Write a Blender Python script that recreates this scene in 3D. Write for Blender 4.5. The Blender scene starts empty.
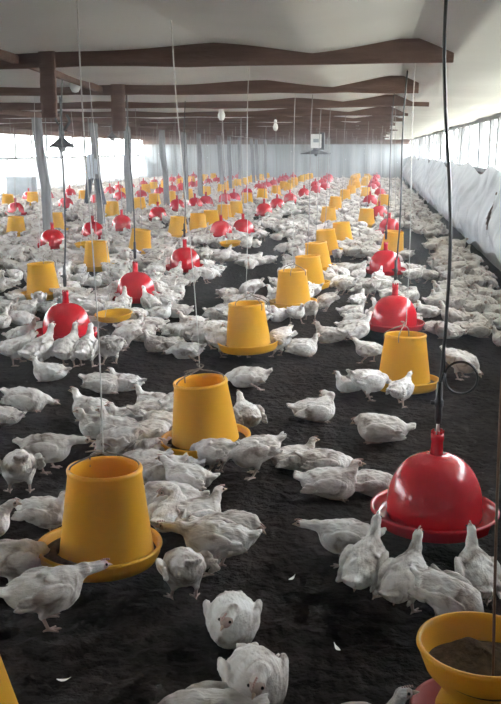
import bpy, bmesh, math, random
import numpy as np
from mathutils import Vector, Matrix, Euler

random.seed(7)
rng = np.random.default_rng(7)
S = bpy.context.scene
COL = S.collection
R = math.radians

# ------------------------------------------------------------------ camera
F, W, H = 920.0, 501.0, 704.0
CAM_Z = 1.45
PITCH = math.atan(202.0 / F)
YAW = math.atan(122.5 * math.cos(PITCH) / F)
ROLL = R(0.0)
cd = bpy.data.cameras.new('camera')
cd.sensor_fit = 'VERTICAL'
cd.sensor_height = 24.0
cd.sensor_width = 24.0
cd.lens = F / H * 24.0
cd.clip_start = 0.05
cam = bpy.data.objects.new('camera', cd)
COL.objects.link(cam)
cam.matrix_world = (Matrix.Translation((0, 0, CAM_Z)) @ Matrix.Rotation(YAW, 4, 'Z')
                    @ Matrix.Rotation(math.pi / 2 - PITCH, 4, 'X') @ Matrix.Rotation(ROLL, 4, 'Z'))
S.camera = cam
CM = cam.matrix_world.to_3x3()

def ray(px, py):
    return (CM @ Vector(((px - W / 2) / F, -(py - H / 2) / F, -1.0)))

def at(px, py, z=0.0):
    """point of the plane of height z seen at a pixel"""
    d = ray(px, py)
    t = (z - CAM_Z) / d.z
    return Vector((d.x * t, d.y * t, z))

def at_y(px, py, y):
    """point at depth y along the shed seen at a pixel"""
    d = ray(px, py)
    t = y / d.y
    return Vector((d.x * t, y, CAM_Z + d.z * t))

# ------------------------------------------------------------------ light and exposure
world = bpy.data.worlds.new('overcast_sky')
S.world = world
world.use_nodes = True
wn, wl = world.node_tree.nodes, world.node_tree.links
bg = wn['Background']
bg.inputs['Color'].default_value = (0.90, 0.96, 1.0, 1)
bg.inputs['Strength'].default_value = 9.0
S.view_settings.view_transform = 'Standard'
S.view_settings.look = 'None'
S.view_settings.gamma = 1.0
S.view_settings.use_curve_mapping = False
S.view_settings.exposure = 1.6
try:
    S.cycles.max_bounces = 10
    S.cycles.diffuse_bounces = 6
    S.cycles.use_denoising = True
except Exception:
    pass

# ------------------------------------------------------------------ helpers
def props(o, label=None, cat=None, group=None, kind=None):
    if label: o['label'] = label
    if cat: o['category'] = cat
    if group: o['group'] = group
    if kind: o['kind'] = kind
    return o

def link_mesh(name, bm, mats, parent=None, smooth=True, do_link=True):
    me = bpy.data.meshes.new(name)
    bm.normal_update()
    bm.to_mesh(me); bm.free()
    for m in (mats if isinstance(mats, (list, tuple)) else [mats]):
        me.materials.append(m)
    if smooth:
        me.polygons.foreach_set('use_smooth', [True] * len(me.polygons))
    o = bpy.data.objects.new(name, me)
    if do_link: COL.objects.link(o)
    if parent is not None: o.parent = parent
    return o

def empty(name, loc=(0, 0, 0), rot=(0, 0, 0)):
    o = bpy.data.objects.new(name, None)
    o.empty_display_size = 0.1
    COL.objects.link(o)
    o.location = loc
    o.rotation_euler = rot
    return o

def lathe(bm, prof, seg=40, closed=True, center=(0, 0), jitter=None):
    """revolve a list of (r, z) about z"""
    rings = []
    cx, cy = center
    for k, (r, z) in enumerate(prof):
        if r < 1e-5:
            rings.append([bm.verts.new((cx, cy, z))])
        else:
            rings.append([bm.verts.new((cx + r * math.cos(2 * math.pi * i / seg), cy + r * math.sin(2 * math.pi * i / seg), z)) for i in range(seg)])
    n = len(rings)
    for k in range(n if closed else n - 1):
        a, b = rings[k], rings[(k + 1) % n]
        if len(a) == 1 and len(b) == 1: continue
        for i in range(seg):
            j = (i + 1) % seg
            try:
                if len(a) == 1: bm.faces.new((a[0], b[j], b[i]))
                elif len(b) == 1: bm.faces.new((a[i], a[j], b[0]))
                else: bm.faces.new((a[i], a[j], b[j], b[i]))
            except ValueError: pass
    bmesh.ops.recalc_face_normals(bm, faces=bm.faces)

def tube(bm, pts, r, seg=6, cap=True):
    """round tube through points; r a number or one per point"""
    pts = [Vector(p) for p in pts]
    n = len(pts)
    rs = r if isinstance(r, (list, tuple)) else [r] * n
    rings = []
    ref = None
    for k, p in enumerate(pts):
        t = (pts[min(k + 1, n - 1)] - pts[max(k - 1, 0)])
        if t.length < 1e-9: t = Vector((0, 0, 1))
        t.normalize()
        if ref is None:
            ref = Vector((1, 0, 0)) if abs(t.x) < 0.8 else Vector((0, 1, 0))
        u = (ref - t * ref.dot(t))
        if u.length < 1e-6: u = t.orthogonal()
        u.normalize(); ref = u
        v = t.cross(u)
        rings.append([bm.verts.new(p + (u * math.cos(2 * math.pi * i / seg) + v * math.sin(2 * math.pi * i / seg)) * rs[k]) for i in range(seg)])
    for k in range(n - 1):
        for i in range(seg):
            j = (i + 1) % seg
            bm.faces.new((rings[k][i], rings[k][j], rings[k + 1][j], rings[k + 1][i]))
    if cap:
        bm.faces.new(list(reversed(rings[0]))); bm.faces.new(rings[-1])

def box(bm, lo, hi, M=None):
    vs = [Vector((x, y, z)) for x in (lo[0], hi[0]) for y in (lo[1], hi[1]) for z in (lo[2], hi[2])]
    if M is not None: vs = [M @ v for v in vs]
    v = [bm.verts.new(p) for p in vs]
    for f in ((0, 1, 3, 2), (4, 6, 7, 5), (0, 4, 5, 1), (2, 3, 7, 6), (0, 2, 6, 4), (1, 5, 7, 3)):
        bm.faces.new([v[i] for i in f])

def spline(pts, n=8):
    """Catmull-Rom through points"""
    P = [Vector(p) for p in pts]
    P = [P[0]] + P + [P[-1]]
    out = []
    for k in range(1, len(P) - 2):
        for i in range(n):
            t = i / n
            a, b, c, d = P[k - 1], P[k], P[k + 1], P[k + 2]
            out.append(0.5 * ((2 * b) + (c - a) * t + (2 * a - 5 * b + 4 * c - d) * t * t + (3 * b - a - 3 * c + d) * t ** 3))
    out.append(P[-2])
    return out

def wav(x, seed, scale):
    r = random.Random(seed)
    return sum(math.sin(x * scale * r.uniform(0.5, 2.2) + r.uniform(0, 6.3)) * r.uniform(0.3, 1) for _ in range(4)) / 2.5

# ------------------------------------------------------------------ materials
def mat(name, rough=0.6, base=(0.5, 0.5, 0.5), spec=0.5):
    m = bpy.data.materials.new(name); m.use_nodes = True
    b = m.node_tree.nodes['Principled BSDF']
    b.inputs['Base Color'].default_value = (*base, 1)
    b.inputs['Roughness'].default_value = rough
    b.inputs['Specular IOR Level'].default_value = spec
    return m, m.node_tree.nodes, m.node_tree.links, b

def noise_mat(name, stops, scale=8.0, detail=5.0, rough=0.6, bump=0.0, bscale=None, spec=0.4, stretch=None, coord='Object', bdist=0.02, distort=0.0):
    m, N, L, b = mat(name, rough, spec=spec)
    tc = N.new('ShaderNodeTexCoord')
    src = tc.outputs[coord]
    if stretch:
        mp = N.new('ShaderNodeMapping'); mp.inputs['Scale'].default_value = stretch
        L.new(src, mp.inputs['Vector']); src = mp.outputs['Vector']
    nz = N.new('ShaderNodeTexNoise'); nz.inputs['Scale'].default_value = scale; nz.inputs['Detail'].default_value = detail
    nz.inputs['Distortion'].default_value = distort
    L.new(src, nz.inputs['Vector'])
    rp = N.new('ShaderNodeValToRGB')
    el = rp.color_ramp.elements
    while len(el) < len(stops): el.new(0.5)
    for e, (p, c) in zip(el, stops):
        e.position = p; e.color = (*c, 1)
    L.new(nz.outputs['Fac'], rp.inputs['Fac']); L.new(rp.outputs['Color'], b.inputs['Base Color'])
    if bump:
        n2 = N.new('ShaderNodeTexNoise'); n2.inputs['Scale'].default_value = bscale or scale * 3; n2.inputs['Detail'].default_value = 6
        L.new(src, n2.inputs['Vector'])
        bp = N.new('ShaderNodeBump'); bp.inputs['Strength'].default_value = bump; bp.inputs['Distance'].default_value = bdist
        L.new(n2.outputs['Fac'], bp.inputs['Height']); L.new(bp.outputs['Normal'], b.inputs['Normal'])
    return m

M_FLOOR = noise_mat('litter', [(0.25, (0.0075, 0.0050, 0.0042)), (0.5, (0.015, 0.0102, 0.0088)), (0.78, (0.036, 0.025, 0.0215))], 5.0, 9.0, 0.95, 1.0, 22.0, 0.1, bdist=0.05)
M_GROUND = noise_mat('yard_soil', [(0.3, (0.25, 0.24, 0.18)), (0.7, (0.40, 0.38, 0.30))], 0.6, 4, 0.95)
M_TARP = noise_mat('ceiling_tarp', [(0.2, (0.70, 0.69, 0.68)), (0.55, (0.80, 0.79, 0.77)), (0.8, (0.86, 0.85, 0.83))], 0.9, 5, 0.55, 0.25, 3.0, 0.3)
M_BEAM = noise_mat('tie_timber', [(0.2, (0.085, 0.050, 0.042)), (0.6, (0.15, 0.092, 0.077)), (0.9, (0.22, 0.15, 0.125))], 3.0, 6, 0.8, 0.4, 20, 0.2, stretch=(1, 8, 8))
M_POST = noise_mat('post_timber', [(0.2, (0.14, 0.14, 0.145)), (0.6, (0.24, 0.24, 0.245)), (0.9, (0.36, 0.35, 0.35))], 3.0, 6, 0.85, 0.5, 14, 0.2, stretch=(6, 6, 0.8))
M_CURTAIN = noise_mat('curtain_tarp', [(0.30, (0.28, 0.30, 0.34)), (0.46, (0.46, 0.48, 0.52)), (0.75, (0.58, 0.60, 0.63))], 2.2, 6, 0.5, 0.7, 6.0, 0.4)
M_CURTAIN_L = noise_mat('thin_sheet', [(0.3, (0.66, 0.68, 0.70)), (0.7, (0.80, 0.81, 0.83))], 1.2, 5, 0.6, 0.2, 4.0, 0.3)
M_ENDWALL = noise_mat('end_sheet', [(0.2, (0.22, 0.235, 0.24)), (0.5, (0.31, 0.33, 0.34)), (0.8, (0.40, 0.42, 0.42))], 1.2, 6, 0.6, 0.25, 4.0, 0.4, stretch=(4, 1, 0.35))
M_CURB = noise_mat('cement', [(0.3, (0.30, 0.30, 0.30)), (0.7, (0.42, 0.42, 0.42))], 4, 6, 0.9, 0.3, 20)
M_FEED = noise_mat('feed_meal', [(0.3, (0.055, 0.036, 0.018)), (0.7, (0.13, 0.09, 0.05))], 60, 4, 0.95, 0.8, 150, 0.1, bdist=0.004)
M_YEL = noise_mat('yellow_plastic', [(0.3, (0.74, 0.40, 0.022)), (0.7, (0.82, 0.47, 0.035))], 6, 4, 0.42, 0.0, spec=0.45)
M_RED = noise_mat('red_plastic', [(0.3, (0.44, 0.005, 0.013)), (0.7, (0.53, 0.009, 0.019))], 6, 3, 0.22, 0.0, spec=0.5)
M_DRED = noise_mat('dusty_red_plastic', [(0.3, (0.34, 0.05, 0.045)), (0.7, (0.44, 0.08, 0.07))], 9, 4, 0.55)
M_STRING, *_ = mat('white_string', 0.8, (0.66, 0.65, 0.62))
M_GREYSTR, *_ = mat('grey_string', 0.8, (0.30, 0.29, 0.28))
M_BROWN, *_ = mat('brown_rope', 0.85, (0.16, 0.085, 0.05))
M_HOSE, *_ = mat('black_hose', 0.45, (0.012, 0.012, 0.013))
M_WIRE, *_ = mat('wire', 0.5, (0.20, 0.17, 0.13))
M_METAL, N_, L_, b_ = mat('bright_rod', 0.35, (0.62, 0.62, 0.62)); b_.inputs['Metallic'].default_value = 0.7
M_WHITEP, *_ = mat('white_plastic', 0.4, (0.78, 0.78, 0.76))
M_GLASS, *_ = mat('frosted_bulb', 0.2, (0.80, 0.80, 0.78))
M_DARKM = noise_mat('dull_dark_metal', [(0.3, (0.05, 0.055, 0.06)), (0.7, (0.10, 0.105, 0.11))], 8, 4, 0.5)
M_GREYBOX = noise_mat('grey_sheet_metal', [(0.3, (0.30, 0.34, 0.37)), (0.7, (0.40, 0.43, 0.46))], 5, 4, 0.5)
M_CLOTHL = noise_mat('pale_cloth', [(0.3, (0.45, 0.50, 0.56)), (0.7, (0.60, 0.64, 0.70))], 8, 4, 0.9)
M_CLOTHD = noise_mat('dark_cloth', [(0.3, (0.07, 0.08, 0.10)), (0.7, (0.12, 0.13, 0.16))], 8, 4, 0.9)
M_BEAK, *_ = mat('beak_horn', 0.45, (0.50, 0.37, 0.26))
M_EYE, *_ = mat('eye_dark', 0.1, (0.015, 0.010, 0.008))
M_COMB, *_ = mat('comb_flesh', 0.55, (0.50, 0.31, 0.27))
M_SKIN = noise_mat('leg_skin', [(0.3, (0.38, 0.26, 0.22)), (0.7, (0.52, 0.40, 0.35))], 40, 4, 0.6)
M_FEATHERBIT, *_ = mat('loose_feather', 0.8, (0.8, 0.79, 0.76))

def translucent(m, f, col):
    N, L = m.node_tree.nodes, m.node_tree.links
    b, out = N['Principled BSDF'], N['Material Output']
    t = N.new('ShaderNodeBsdfTranslucent'); t.inputs['Color'].default_value = (*col, 1)
    mx = N.new('ShaderNodeMixShader'); mx.inputs[0].default_value = f
    L.new(b.outputs[0], mx.inputs[1]); L.new(t.outputs[0], mx.inputs[2]); L.new(mx.outputs[0], out.inputs['Surface'])
translucent(M_CURTAIN, 0.04, (0.85, 0.88, 0.92))
translucent(M_CURTAIN_L, 0.18, (0.88, 0.92, 0.96))
translucent(M_YEL, 0.36, (0.80, 0.45, 0.03))

def plumage():
    m, N, L, b = mat('plumage', 0.85, spec=0.15)
    tc = N.new('ShaderNodeTexCoord'); oi = N.new('ShaderNodeObjectInfo')
    ad = N.new('ShaderNodeVectorMath'); ad.operation = 'MULTIPLY_ADD'
    ad.inputs[1].default_value = (1, 1, 1)
    cb = N.new('ShaderNodeCombineXYZ')
    mu = N.new('ShaderNodeMath'); mu.operation = 'MULTIPLY'; mu.inputs[1].default_value = 40
    L.new(oi.outputs['Random'], mu.inputs[0])
    L.new(mu.outputs[0], cb.inputs['X']); L.new(mu.outputs[0], cb.inputs['Z'])
    L.new(tc.outputs['Object'], ad.inputs[0]); L.new(cb.outputs[0], ad.inputs[2])
    n1 = N.new('ShaderNodeTexNoise'); n1.inputs['Scale'].default_value = 11; n1.inputs['Detail'].default_value = 5
    n1.inputs['Distortion'].default_value = 0.8
    L.new(ad.outputs[0], n1.inputs['Vector'])
    r1 = N.new('ShaderNodeValToRGB'); e = r1.color_ramp.elements
    e[0].position = 0.32; e[0].color = (0.33, 0.28, 0.255, 1)
    e[1].position = 0.60; e[1].color = (0.78, 0.765, 0.745, 1)
    x = e.new(0.46); x.color = (0.66, 0.62, 0.585, 1)
    L.new(n1.outputs['Fac'], r1.inputs['Fac'])
    r2 = N.new('ShaderNodeValToRGB'); e2 = r2.color_ramp.elements
    e2[0].color = (0.84, 0.81, 0.78, 1); e2[1].color = (1.0, 1.0, 1.0, 1)
    L.new(oi.outputs['Random'], r2.inputs['Fac'])
    mx = N.new('ShaderNodeMix'); mx.data_type = 'RGBA'; mx.blend_type = 'MULTIPLY'; mx.inputs[0].default_value = 1
    L.new(r1.outputs['Color'], mx.inputs[6]); L.new(r2.outputs['Color'], mx.inputs[7])
    L.new(mx.outputs[2], b.inputs['Base Color'])
    n2 = N.new('ShaderNodeTexNoise'); n2.inputs['Scale'].default_value = 55; n2.inputs['Detail'].default_value = 4
    mp = N.new('ShaderNodeMapping'); mp.inputs['Scale'].default_value = (0.5, 1.2, 1.2)
    L.new(ad.outputs[0], mp.inputs['Vector']); L.new(mp.outputs[0], n2.inputs['Vector'])
    bp = N.new('ShaderNodeBump'); bp.inputs['Strength'].default_value = 0.7; bp.inputs['Distance'].default_value = 0.008
    L.new(n2.outputs['Fac'], bp.inputs['Height']); L.new(bp.outputs[0], b.inputs['Normal'])
    return m
M_PLUME = plumage()

# ------------------------------------------------------------------ the setting
XL, XR, Y0, Y1 = -11.4, 1.76, -2.5, 46.0
SILL, HEAD = 1.17, 1.93

def struct(name, bm, m, smooth=False):
    o = link_mesh(name, bm, m, smooth=smooth)
    o['kind'] = 'structure'
    return o

def grid(bm, nu, nv, fn):
    vs = [[bm.verts.new(fn(i / nu, j / nv)) for j in range(nv + 1)] for i in range(nu + 1)]
    return [[bm.faces.new((vs[i][j], vs[i + 1][j], vs[i + 1][j + 1], vs[i][j + 1])) for j in range(nv)] for i in range(nu)]

# floor: fine near the camera, coarse beyond
bm = bmesh.new()
FX = list(np.linspace(XL - 0.1, -2.2, 30)) + list(np.linspace(-2.1, XR + 0.1, 130))
FY = list(np.linspace(Y0, 1.6, 8)) + list(np.linspace(1.7, 7, 180)) + list(np.linspace(7.2, Y1, 100))
def fz(x, y):
    return (0.006 * math.sin(x * 31 + 3 * math.sin(y * 9)) * math.sin(y * 27 + 2 * math.sin(x * 13)) + 0.006 * math.sin(x * 11 + 1) * math.sin(y * 8 + 2)
            + 0.004 * math.sin(x * 63 + y * 17) * math.sin(y * 57 - x * 23)) - 0.012
vv = [[bm.verts.new((x, y, fz(x, y))) for y in FY] for x in FX]
for i in range(len(FX) - 1):
    for j in range(len(FY) - 1):
        bm.faces.new((vv[i][j], vv[i + 1][j], vv[i + 1][j + 1], vv[i][j + 1]))
struct('floor', bm, M_FLOOR, True)
bm = bmesh.new()
box(bm, (-90, -60, -0.4), (60, 110, -0.10))
struct('ground', bm, M_GROUND)

TIE_Y = [5.35 + 2.68 * k for k in range(-2, 16)]
CX = [XL - 0.1, -4.9, -2.0, -0.9, -0.35, 0.2, 0.42, 0.9, XR + 0.12]
CZ = [1.985, 1.995, 1.985, 2.025, 1.978, 2.058, 1.962, 1.955, 1.950]
def ceil_z(x, y):
    z = float(np.interp(x, CX, CZ))
    ph = (y - TIE_Y[0]) / 2.68
    s = math.sin(math.pi * (ph % 1.0))
    z -= 0.022 * s * (0.6 + 0.4 * math.sin(x * 2.1 + y))
    z += 0.008 * math.sin(x * 5.3 + 1.3 * math.sin(y * 1.1)) + 0.006 * math.sin(y * 3.1 + x * 2)
    return z
bm = bmesh.new()
TX = sorted(set(list(np.linspace(XL - 0.1, -2.2, 40)) + list(np.linspace(-2.1, XR + 0.12, 60)) + [-0.9, 0.2, 0.42]))
TY = list(np.linspace(Y0, Y1, 150))
vv = [[bm.verts.new((x, y, ceil_z(x, y))) for y in TY] for x in TX]
for i in range(len(TX) - 1):
    for j in range(len(TY) - 1):
        bm.faces.new((vv[i][j], vv[i][j + 1], vv[i + 1][j + 1], vv[i + 1][j]))
struct('ceiling', bm, M_TARP, True)

# roof above the hung sheet keeps daylight off its upper side
bm = bmesh.new()
box(bm, (XL - 0.8, Y0 - 0.3, 2.32), (XR + 0.8, Y1 + 0.3, 2.38))
struct('roof', bm, M_CURB)

def wood_bar(p, q, w, h, seed, m, name, n=14, wob=0.012):
    """rough-sawn bar from p to q, w wide, h deep, upright section"""
    bm = bmesh.new()
    p, q = Vector(p), Vector(q)
    t = (q - p).normalized()
    up = Vector((0, 0, 1)) if abs(t.z) < 0.7 else Vector((0, 1, 0))
    s = t.cross(up).normalized(); up = s.cross(t).normalized()
    r = random.Random(seed)
    rings = []
    for k in range(n + 1):
        c = p.lerp(q, k / n) + up * wav(k * 1.0, seed, 0.5) * wob + s * wav(k * 1.0, seed + 9, 0.5) * wob
        a = w / 2 * (1 + r.uniform(-.06, .06)); b = h / 2 * (1 + r.uniform(-.08, .08))
        c8 = [(-1, -.7), (-.7, -1), (.7, -1), (1, -.7), (1, .7), (.7, 1), (-.7, 1), (-1, .7)]
        rings.append([bm.verts.new(c + s * a * x + up * b * y) for x, y in c8])
    for k in range(n):
        for i in range(8):
            j = (i + 1) % 8
            bm.faces.new((rings[k][i], rings[k][j], rings[k + 1][j], rings[k + 1][i]))
    bm.faces.new(list(reversed(rings[0]))); bm.faces.new(rings[-1])
    bmesh.ops.recalc_face_normals(bm, faces=bm.faces)
    o = link_mesh(name, bm, m, smooth=False)
    o['kind'] = 'structure'
    return o

for k, y in enumerate(TIE_Y):
    if y < 0: continue
    xe = [0.47, 0.50, 0.42, 0.36, 0.60][k % 5]
    wood_bar((XL, y, 1.980), (xe, y, 1.980), 0.07, 0.130, 40 + k, M_BEAM, 'beam', 40)
# posts down the shed
POST_Y = [13.45 + 2.68 * k for k in range(0, 12)]
for k, y in enumerate(POST_Y):
    x0 = -4.9 + 0.07 * math.sin(k * 2.3)
    wood_bar((x0 + 0.10 - 0.05 * (k % 3), y, -0.02), (x0 - 0.03, y, 2.0), 0.125, 0.125, 70 + k, M_POST, 'pillar', 12, 0.02)
# poles lengthwise under the sheet
wood_bar((-1.80, 2.9, 1.965), (-2.36, 8.2, 1.955), 0.04, 0.05, 88, M_BEAM, 'beam', 14, 0.004)
for x, z, y0 in ((-4.9, 1.93, 8.0), (-8.2, 1.96, 15.0)):
    wood_bar((x + 0.25, y0, z), (x, Y1, z), 0.06, 0.07, int(90 + x), M_BEAM, 'beam', 40)
# short boards nailed to the ties
for (px, pt, pb, y, w) in ((50, 62, 118, 5.30, 0.09), (119, 82, 131, 7.97, 0.115)):
    a, b = at_y(px, pt, y), at_y(px, pb, y)
    o = wood_bar((a.x, y - 0.05, 2.02), (a.x, y - 0.05, b.z), w, 0.035, int(px), M_BEAM, 'hanging_board', 8, 0.003)
    del o['kind']
    props(o, 'short brown board hanging from the %s timber tie, lower end free' % ('nearest' if px < 60 else 'second'), 'board')

# right side: curb, window posts, rails, drooping curtain
bm = bmesh.new(); box(bm, (1.60, Y0, -0.05), (1.76, Y1, 0.24)); struct('baseboard_right', bm, M_CURB)
bm = bmesh.new(); box(bm, (1.78, Y0, 0.2), (1.81, Y1, SILL - 0.05)); struct('light_block_right', bm, M_BEAM)  # dark backing added behind the curtain so the slit reads dark
bm = bmesh.new(); box(bm, (1.72, Y0, SILL - 0.06), (1.82, Y1, SILL)); struct('trim_1', bm, M_POST)
bm = bmesh.new(); box(bm, (1.72, Y0, HEAD - 0.04), (1.82, Y1, HEAD + 0.06)); struct('trim_2', bm, M_POST)
k = 0; y = 1.2
while y < Y1:
    w = 0.10 + 0.05 * ((k * 7) % 3) / 2
    wood_bar((1.77, y, SILL - 0.1), (1.77 + 0.02 * math.sin(k), y + 0.05 * math.sin(k * 1.7), HEAD + 0.02), 0.08, w, 200 + k, M_POST, 'pillar', 5, 0.006)
    y += (1.55, 0.85, 1.35, 1.75)[k % 4]; k += 1
# unseen panel added over the near right opening to dim the foreground
bm = bmesh.new(); box(bm, (1.83, Y0, SILL - 0.02), (1.86, 3.2, HEAD + 0.05)); struct('light_block_right', bm, M_CURTAIN)
def curtain_right(u, v):
    y = Y0 + (Y1 - Y0) * u
    zt = SILL + 0.02 + 0.04 * math.sin(y * 1.9) - 0.10 * max(0, math.sin(y * 0.9 + 0.6)) ** 4
    zb = 0.13 + 0.05 * math.sin(y * 1.1 + 1) + 0.05 * math.sin(y * 2.9)
    z = zt + (zb - zt) * v
    x = 1.70 - 0.20 * v ** 0.8
    belly = math.sin(math.pi * min(1, v * 1.02))
    a = y * 2.3 + 2.6 * v + 1.4 * math.sin(y * 0.8 + v)
    fold = 0.11 * (abs(math.sin(a)) ** 0.7 - 0.55) + 0.06 * (abs(math.sin(y * 4.7 - 3.5 * v + math.sin(y * 1.9))) - 0.5)
    swag = 0.10 * math.sin(y * 1.6 + 3.8 * v) + 0.08 * math.sin(y * 0.75 + 6.0 * v)
    x -= belly * (0.10 + fold + swag * 0.8) * (0.35 + 0.65 * v)
    return (min(x, 1.715), y, z)
bm = bmesh.new()
fs = grid(bm, 700, 30, curtain_right)
dead = []
for row in fs:                                         # the torn slit
    for f in row:
        c = f.calc_center_median()
        yc = 12.25 + (c.z - 0.62) * 0.9
        if 0.36 < c.z < 0.92 and abs(c.y - yc) < 0.09 * (1 - abs(c.z - 0.62) / 0.32): dead.append(f)
bmesh.ops.delete(bm, geom=dead, context='FACES')
cur = link_mesh('side_curtain', bm, M_CURTAIN)
props(cur, 'white tarpaulin side curtain slumped in folds along the right wall, torn slit', 'curtain')

# end wall
def endw(u, v):
    x = XL + (XR - XL) * u
    return (x, Y1 - 0.02 + 0.05 * math.sin(x * 7 + math.sin(x * 2)) * (0.4 + 0.6 * (1 - v)), -0.03 + 2.06 * v)
bm = bmesh.new(); grid(bm, 220, 6, endw); struct('wall_back', bm, M_ENDWALL, True)
bm = bmesh.new(); box(bm, (XL, Y1 - 0.14, 1.72), (XR, Y1 - 0.08, 2.02)); struct('trim_3', bm, M_BEAM)
bm = bmesh.new(); box(bm, (XL, Y0 - 0.05, -0.05), (XR + 0.1, Y0, 2.2))
struct('wall_front', bm, M_CURTAIN)

# left side: curtain panels below an open strip
bm = bmesh.new(); box(bm, (XL - 0.12, Y0, -0.05), (XL, Y1, 0.22)); struct('baseboard_left', bm, M_CURB)
bm = bmesh.new(); box(bm, (XL - 0.08, Y0, SILL - 0.02), (XL, Y1, SILL + 0.05)); struct('trim_4', bm, M_POST)
bm = bmesh.new(); box(bm, (XL - 0.08, Y0, HEAD), (XL, Y1, HEAD + 0.1)); struct('trim_5', bm, M_POST)
for k in range(33):
    y = -1.5 + k * 1.46
    wood_bar((XL - 0.04, y, -0.02), (XL - 0.04, y, HEAD + 0.03), 0.07, 0.08, 300 + k, M_POST, 'pillar', 4, 0.004)
seg = [(Y0, 8), (8.05, 18), (18.05, 26.4), (26.6, 31.4), (31.9, 36.2), (36.4, 40.4), (40.9, 45.9)]
for k, (a, b) in enumerate(seg):
    def lc(u, v, a=a, b=b, k=k):
        y = a + (b - a) * u
        top = SILL - 0.02 - 0.03 * math.sin(u * 9 + k)
        return (XL + 0.03 + 0.05 * v + 0.025 * math.sin(y * 4 + k) + 0.015 * math.sin(y * 9), y, top + (0.10 - top) * v)
    bm = bmesh.new(); grid(bm, 60, 6, lc)
    o = link_mesh('side_curtain', bm, M_CURTAIN_L)
    where = ['', '', '', 'beside the grey metal box', 'behind the clothes on the post', 'second from the end wall', 'nearest the end wall'][k]
    if k < 3: o['kind'] = 'structure'; o.name = 'wall_left'
    else: props(o, 'pale sheet covering the lower left wall, ' + where, 'curtain', 'left wall sheets')

# trees beyond the left side are blown out by the daylight; only one dark bush is seen
# dust hanging in the shed air
bm = bmesh.new(); box(bm, (XL + 0.01, Y0 + 0.01, -0.05), (XR - 0.01, Y1 - 0.01, 2.30))
hz = link_mesh('haze', bm, [], smooth=False)
m = bpy.data.materials.new('dusty_air'); m.use_nodes = True
m.node_tree.nodes.remove(m.node_tree.nodes['Principled BSDF'])
vs = m.node_tree.nodes.new('ShaderNodeVolumeScatter'); vs.inputs['Color'].default_value = (0.92, 0.96, 1, 1)
vs.inputs['Density'].default_value = 0.005; vs.inputs['Anisotropy'].default_value = 0.3
m.node_tree.links.new(vs.outputs[0], m.node_tree.nodes['Material Output'].inputs['Volume'])
hz.data.materials.append(m)
props(hz, 'pale dusty haze filling the air of the shed', 'haze', kind='stuff')

# ------------------------------------------------------------------ feeders and drinkers
def feeder_meshes():
    d = {}
    bm = bmesh.new()
    lathe(bm, [(.165, .072), (.163, .09), (.126, .372), (.129, .376), (.130, .386), (.127, .392), (.119, .392), (.117, .384), (.118, .37), (.152, .10), (.155, .072)], 48)
    d['hopper'] = link_mesh('hopper', bm, M_YEL, do_link=False).data
    bm = bmesh.new()
    lathe(bm, [(0, .050), (.170, .050), (.196, .058), (.211, .086), (.214, .106), (.219, .110), (.217, .117), (.207, .117), (.203, .107), (.198, .086), (.186, .068), (.0, .062)], 56, closed=False)
    d['pan'] = link_mesh('pan', bm, M_YEL, do_link=False).data
    bm = bmesh.new()
    for i in range(7):                                 # low vanes that part the pan
        pass
    lathe(bm, [(.16, .066), (.197, .084), (.195, .088), (.18, .094), (.165, .102), (.150, .104), (.150, .066)], 56)
    d['feed'] = link_mesh('feed', bm, M_FEED, do_link=False).data
    bm = bmesh.new()
    for a in (0.4, 0.4 + math.pi, 2.3):
        c, s = math.cos(a), math.sin(a)
        tube(bm, spline([(.121 * c, .121 * s, .36), (.115 * c, .115 * s, .40), (.07 * c, .07 * s, .425), (.02 * c, .02 * s, .440), (0, 0, .450)], 5), .0032, 6)
    tube(bm, spline([(.0, 0, .448), (.02, .01, .462), (-.012, .014, .470), (0, 0, .452), (-.05, .02, .440), (-.075, .03, .432)], 5), .003, 6)
    d['handle'] = link_mesh('handle', bm, M_WIRE, do_link=False).data
    return d
FM = feeder_meshes()

def drinker_meshes():
    d = {}
    bm = bmesh.new()
    prof = [(.150, .098), (.178, .112), (.180, .135)]
    for i in range(1, 13):
        t = i / 12 * math.pi / 2
        prof.append((.028 + .150 * math.cos(t) ** 0.92, .150 + .195 * math.sin(t) ** 1.0))
    prof += [(.024, .352), (.022, .36)]
    inner = [(r - .006, z - .006) for r, z in reversed(prof)]
    lathe(bm, prof + inner, 56)
    d['bell'] = link_mesh('bell', bm, M_RED, do_link=False).data
    bm = bmesh.new()
    lathe(bm, [(.14, .082), (.205, .082), (.226, .096), (.234, .128), (.240, .134), (.238, .141), (.229, .141), (.224, .130), (.214, .106), (.196, .097), (.14, .097)], 60)
    d['trough'] = link_mesh('trough', bm, M_RED, do_link=False).data
    bm = bmesh.new()
    lathe(bm, [(.026, .345), (.0235, .36), (.0215, .40), (.024, .405), (.024, .43), (.016, .43), (.016, .36)], 24)
    for i in range(8):
        a = i * math.pi / 4
        box(bm, (-.003, -.003, .425), (.003, .003, .442), Matrix.Translation((.0205 * math.cos(a), .0205 * math.sin(a), 0)))
    d['spout'] = link_mesh('spout', bm, M_RED, do_link=False).data
    bm = bmesh.new()
    tube(bm, [(0, 0, .41), (0, 0, .49)], .006, 8)
    d['rod'] = link_mesh('rod', bm, M_METAL, do_link=False).data
    bm = bmesh.new()
    lathe(bm, [(0, .468), (.011, .468), (.013, .49), (.013, .53), (.017, .535), (.017, .555), (.012, .56), (.011, .62), (.008, .625), (0, .625)], 14, closed=False)
    box(bm, (-.03, -.006, .54), (.0, .006, .552))
    d['valve'] = link_mesh('valve', bm, M_HOSE, do_link=False).data
    return d
DM = drinker_meshes()

def part(name, data, parent, m=None):
    o = bpy.data.objects.new(name, data)
    COL.objects.link(o); o.parent = parent
    return o

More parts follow.
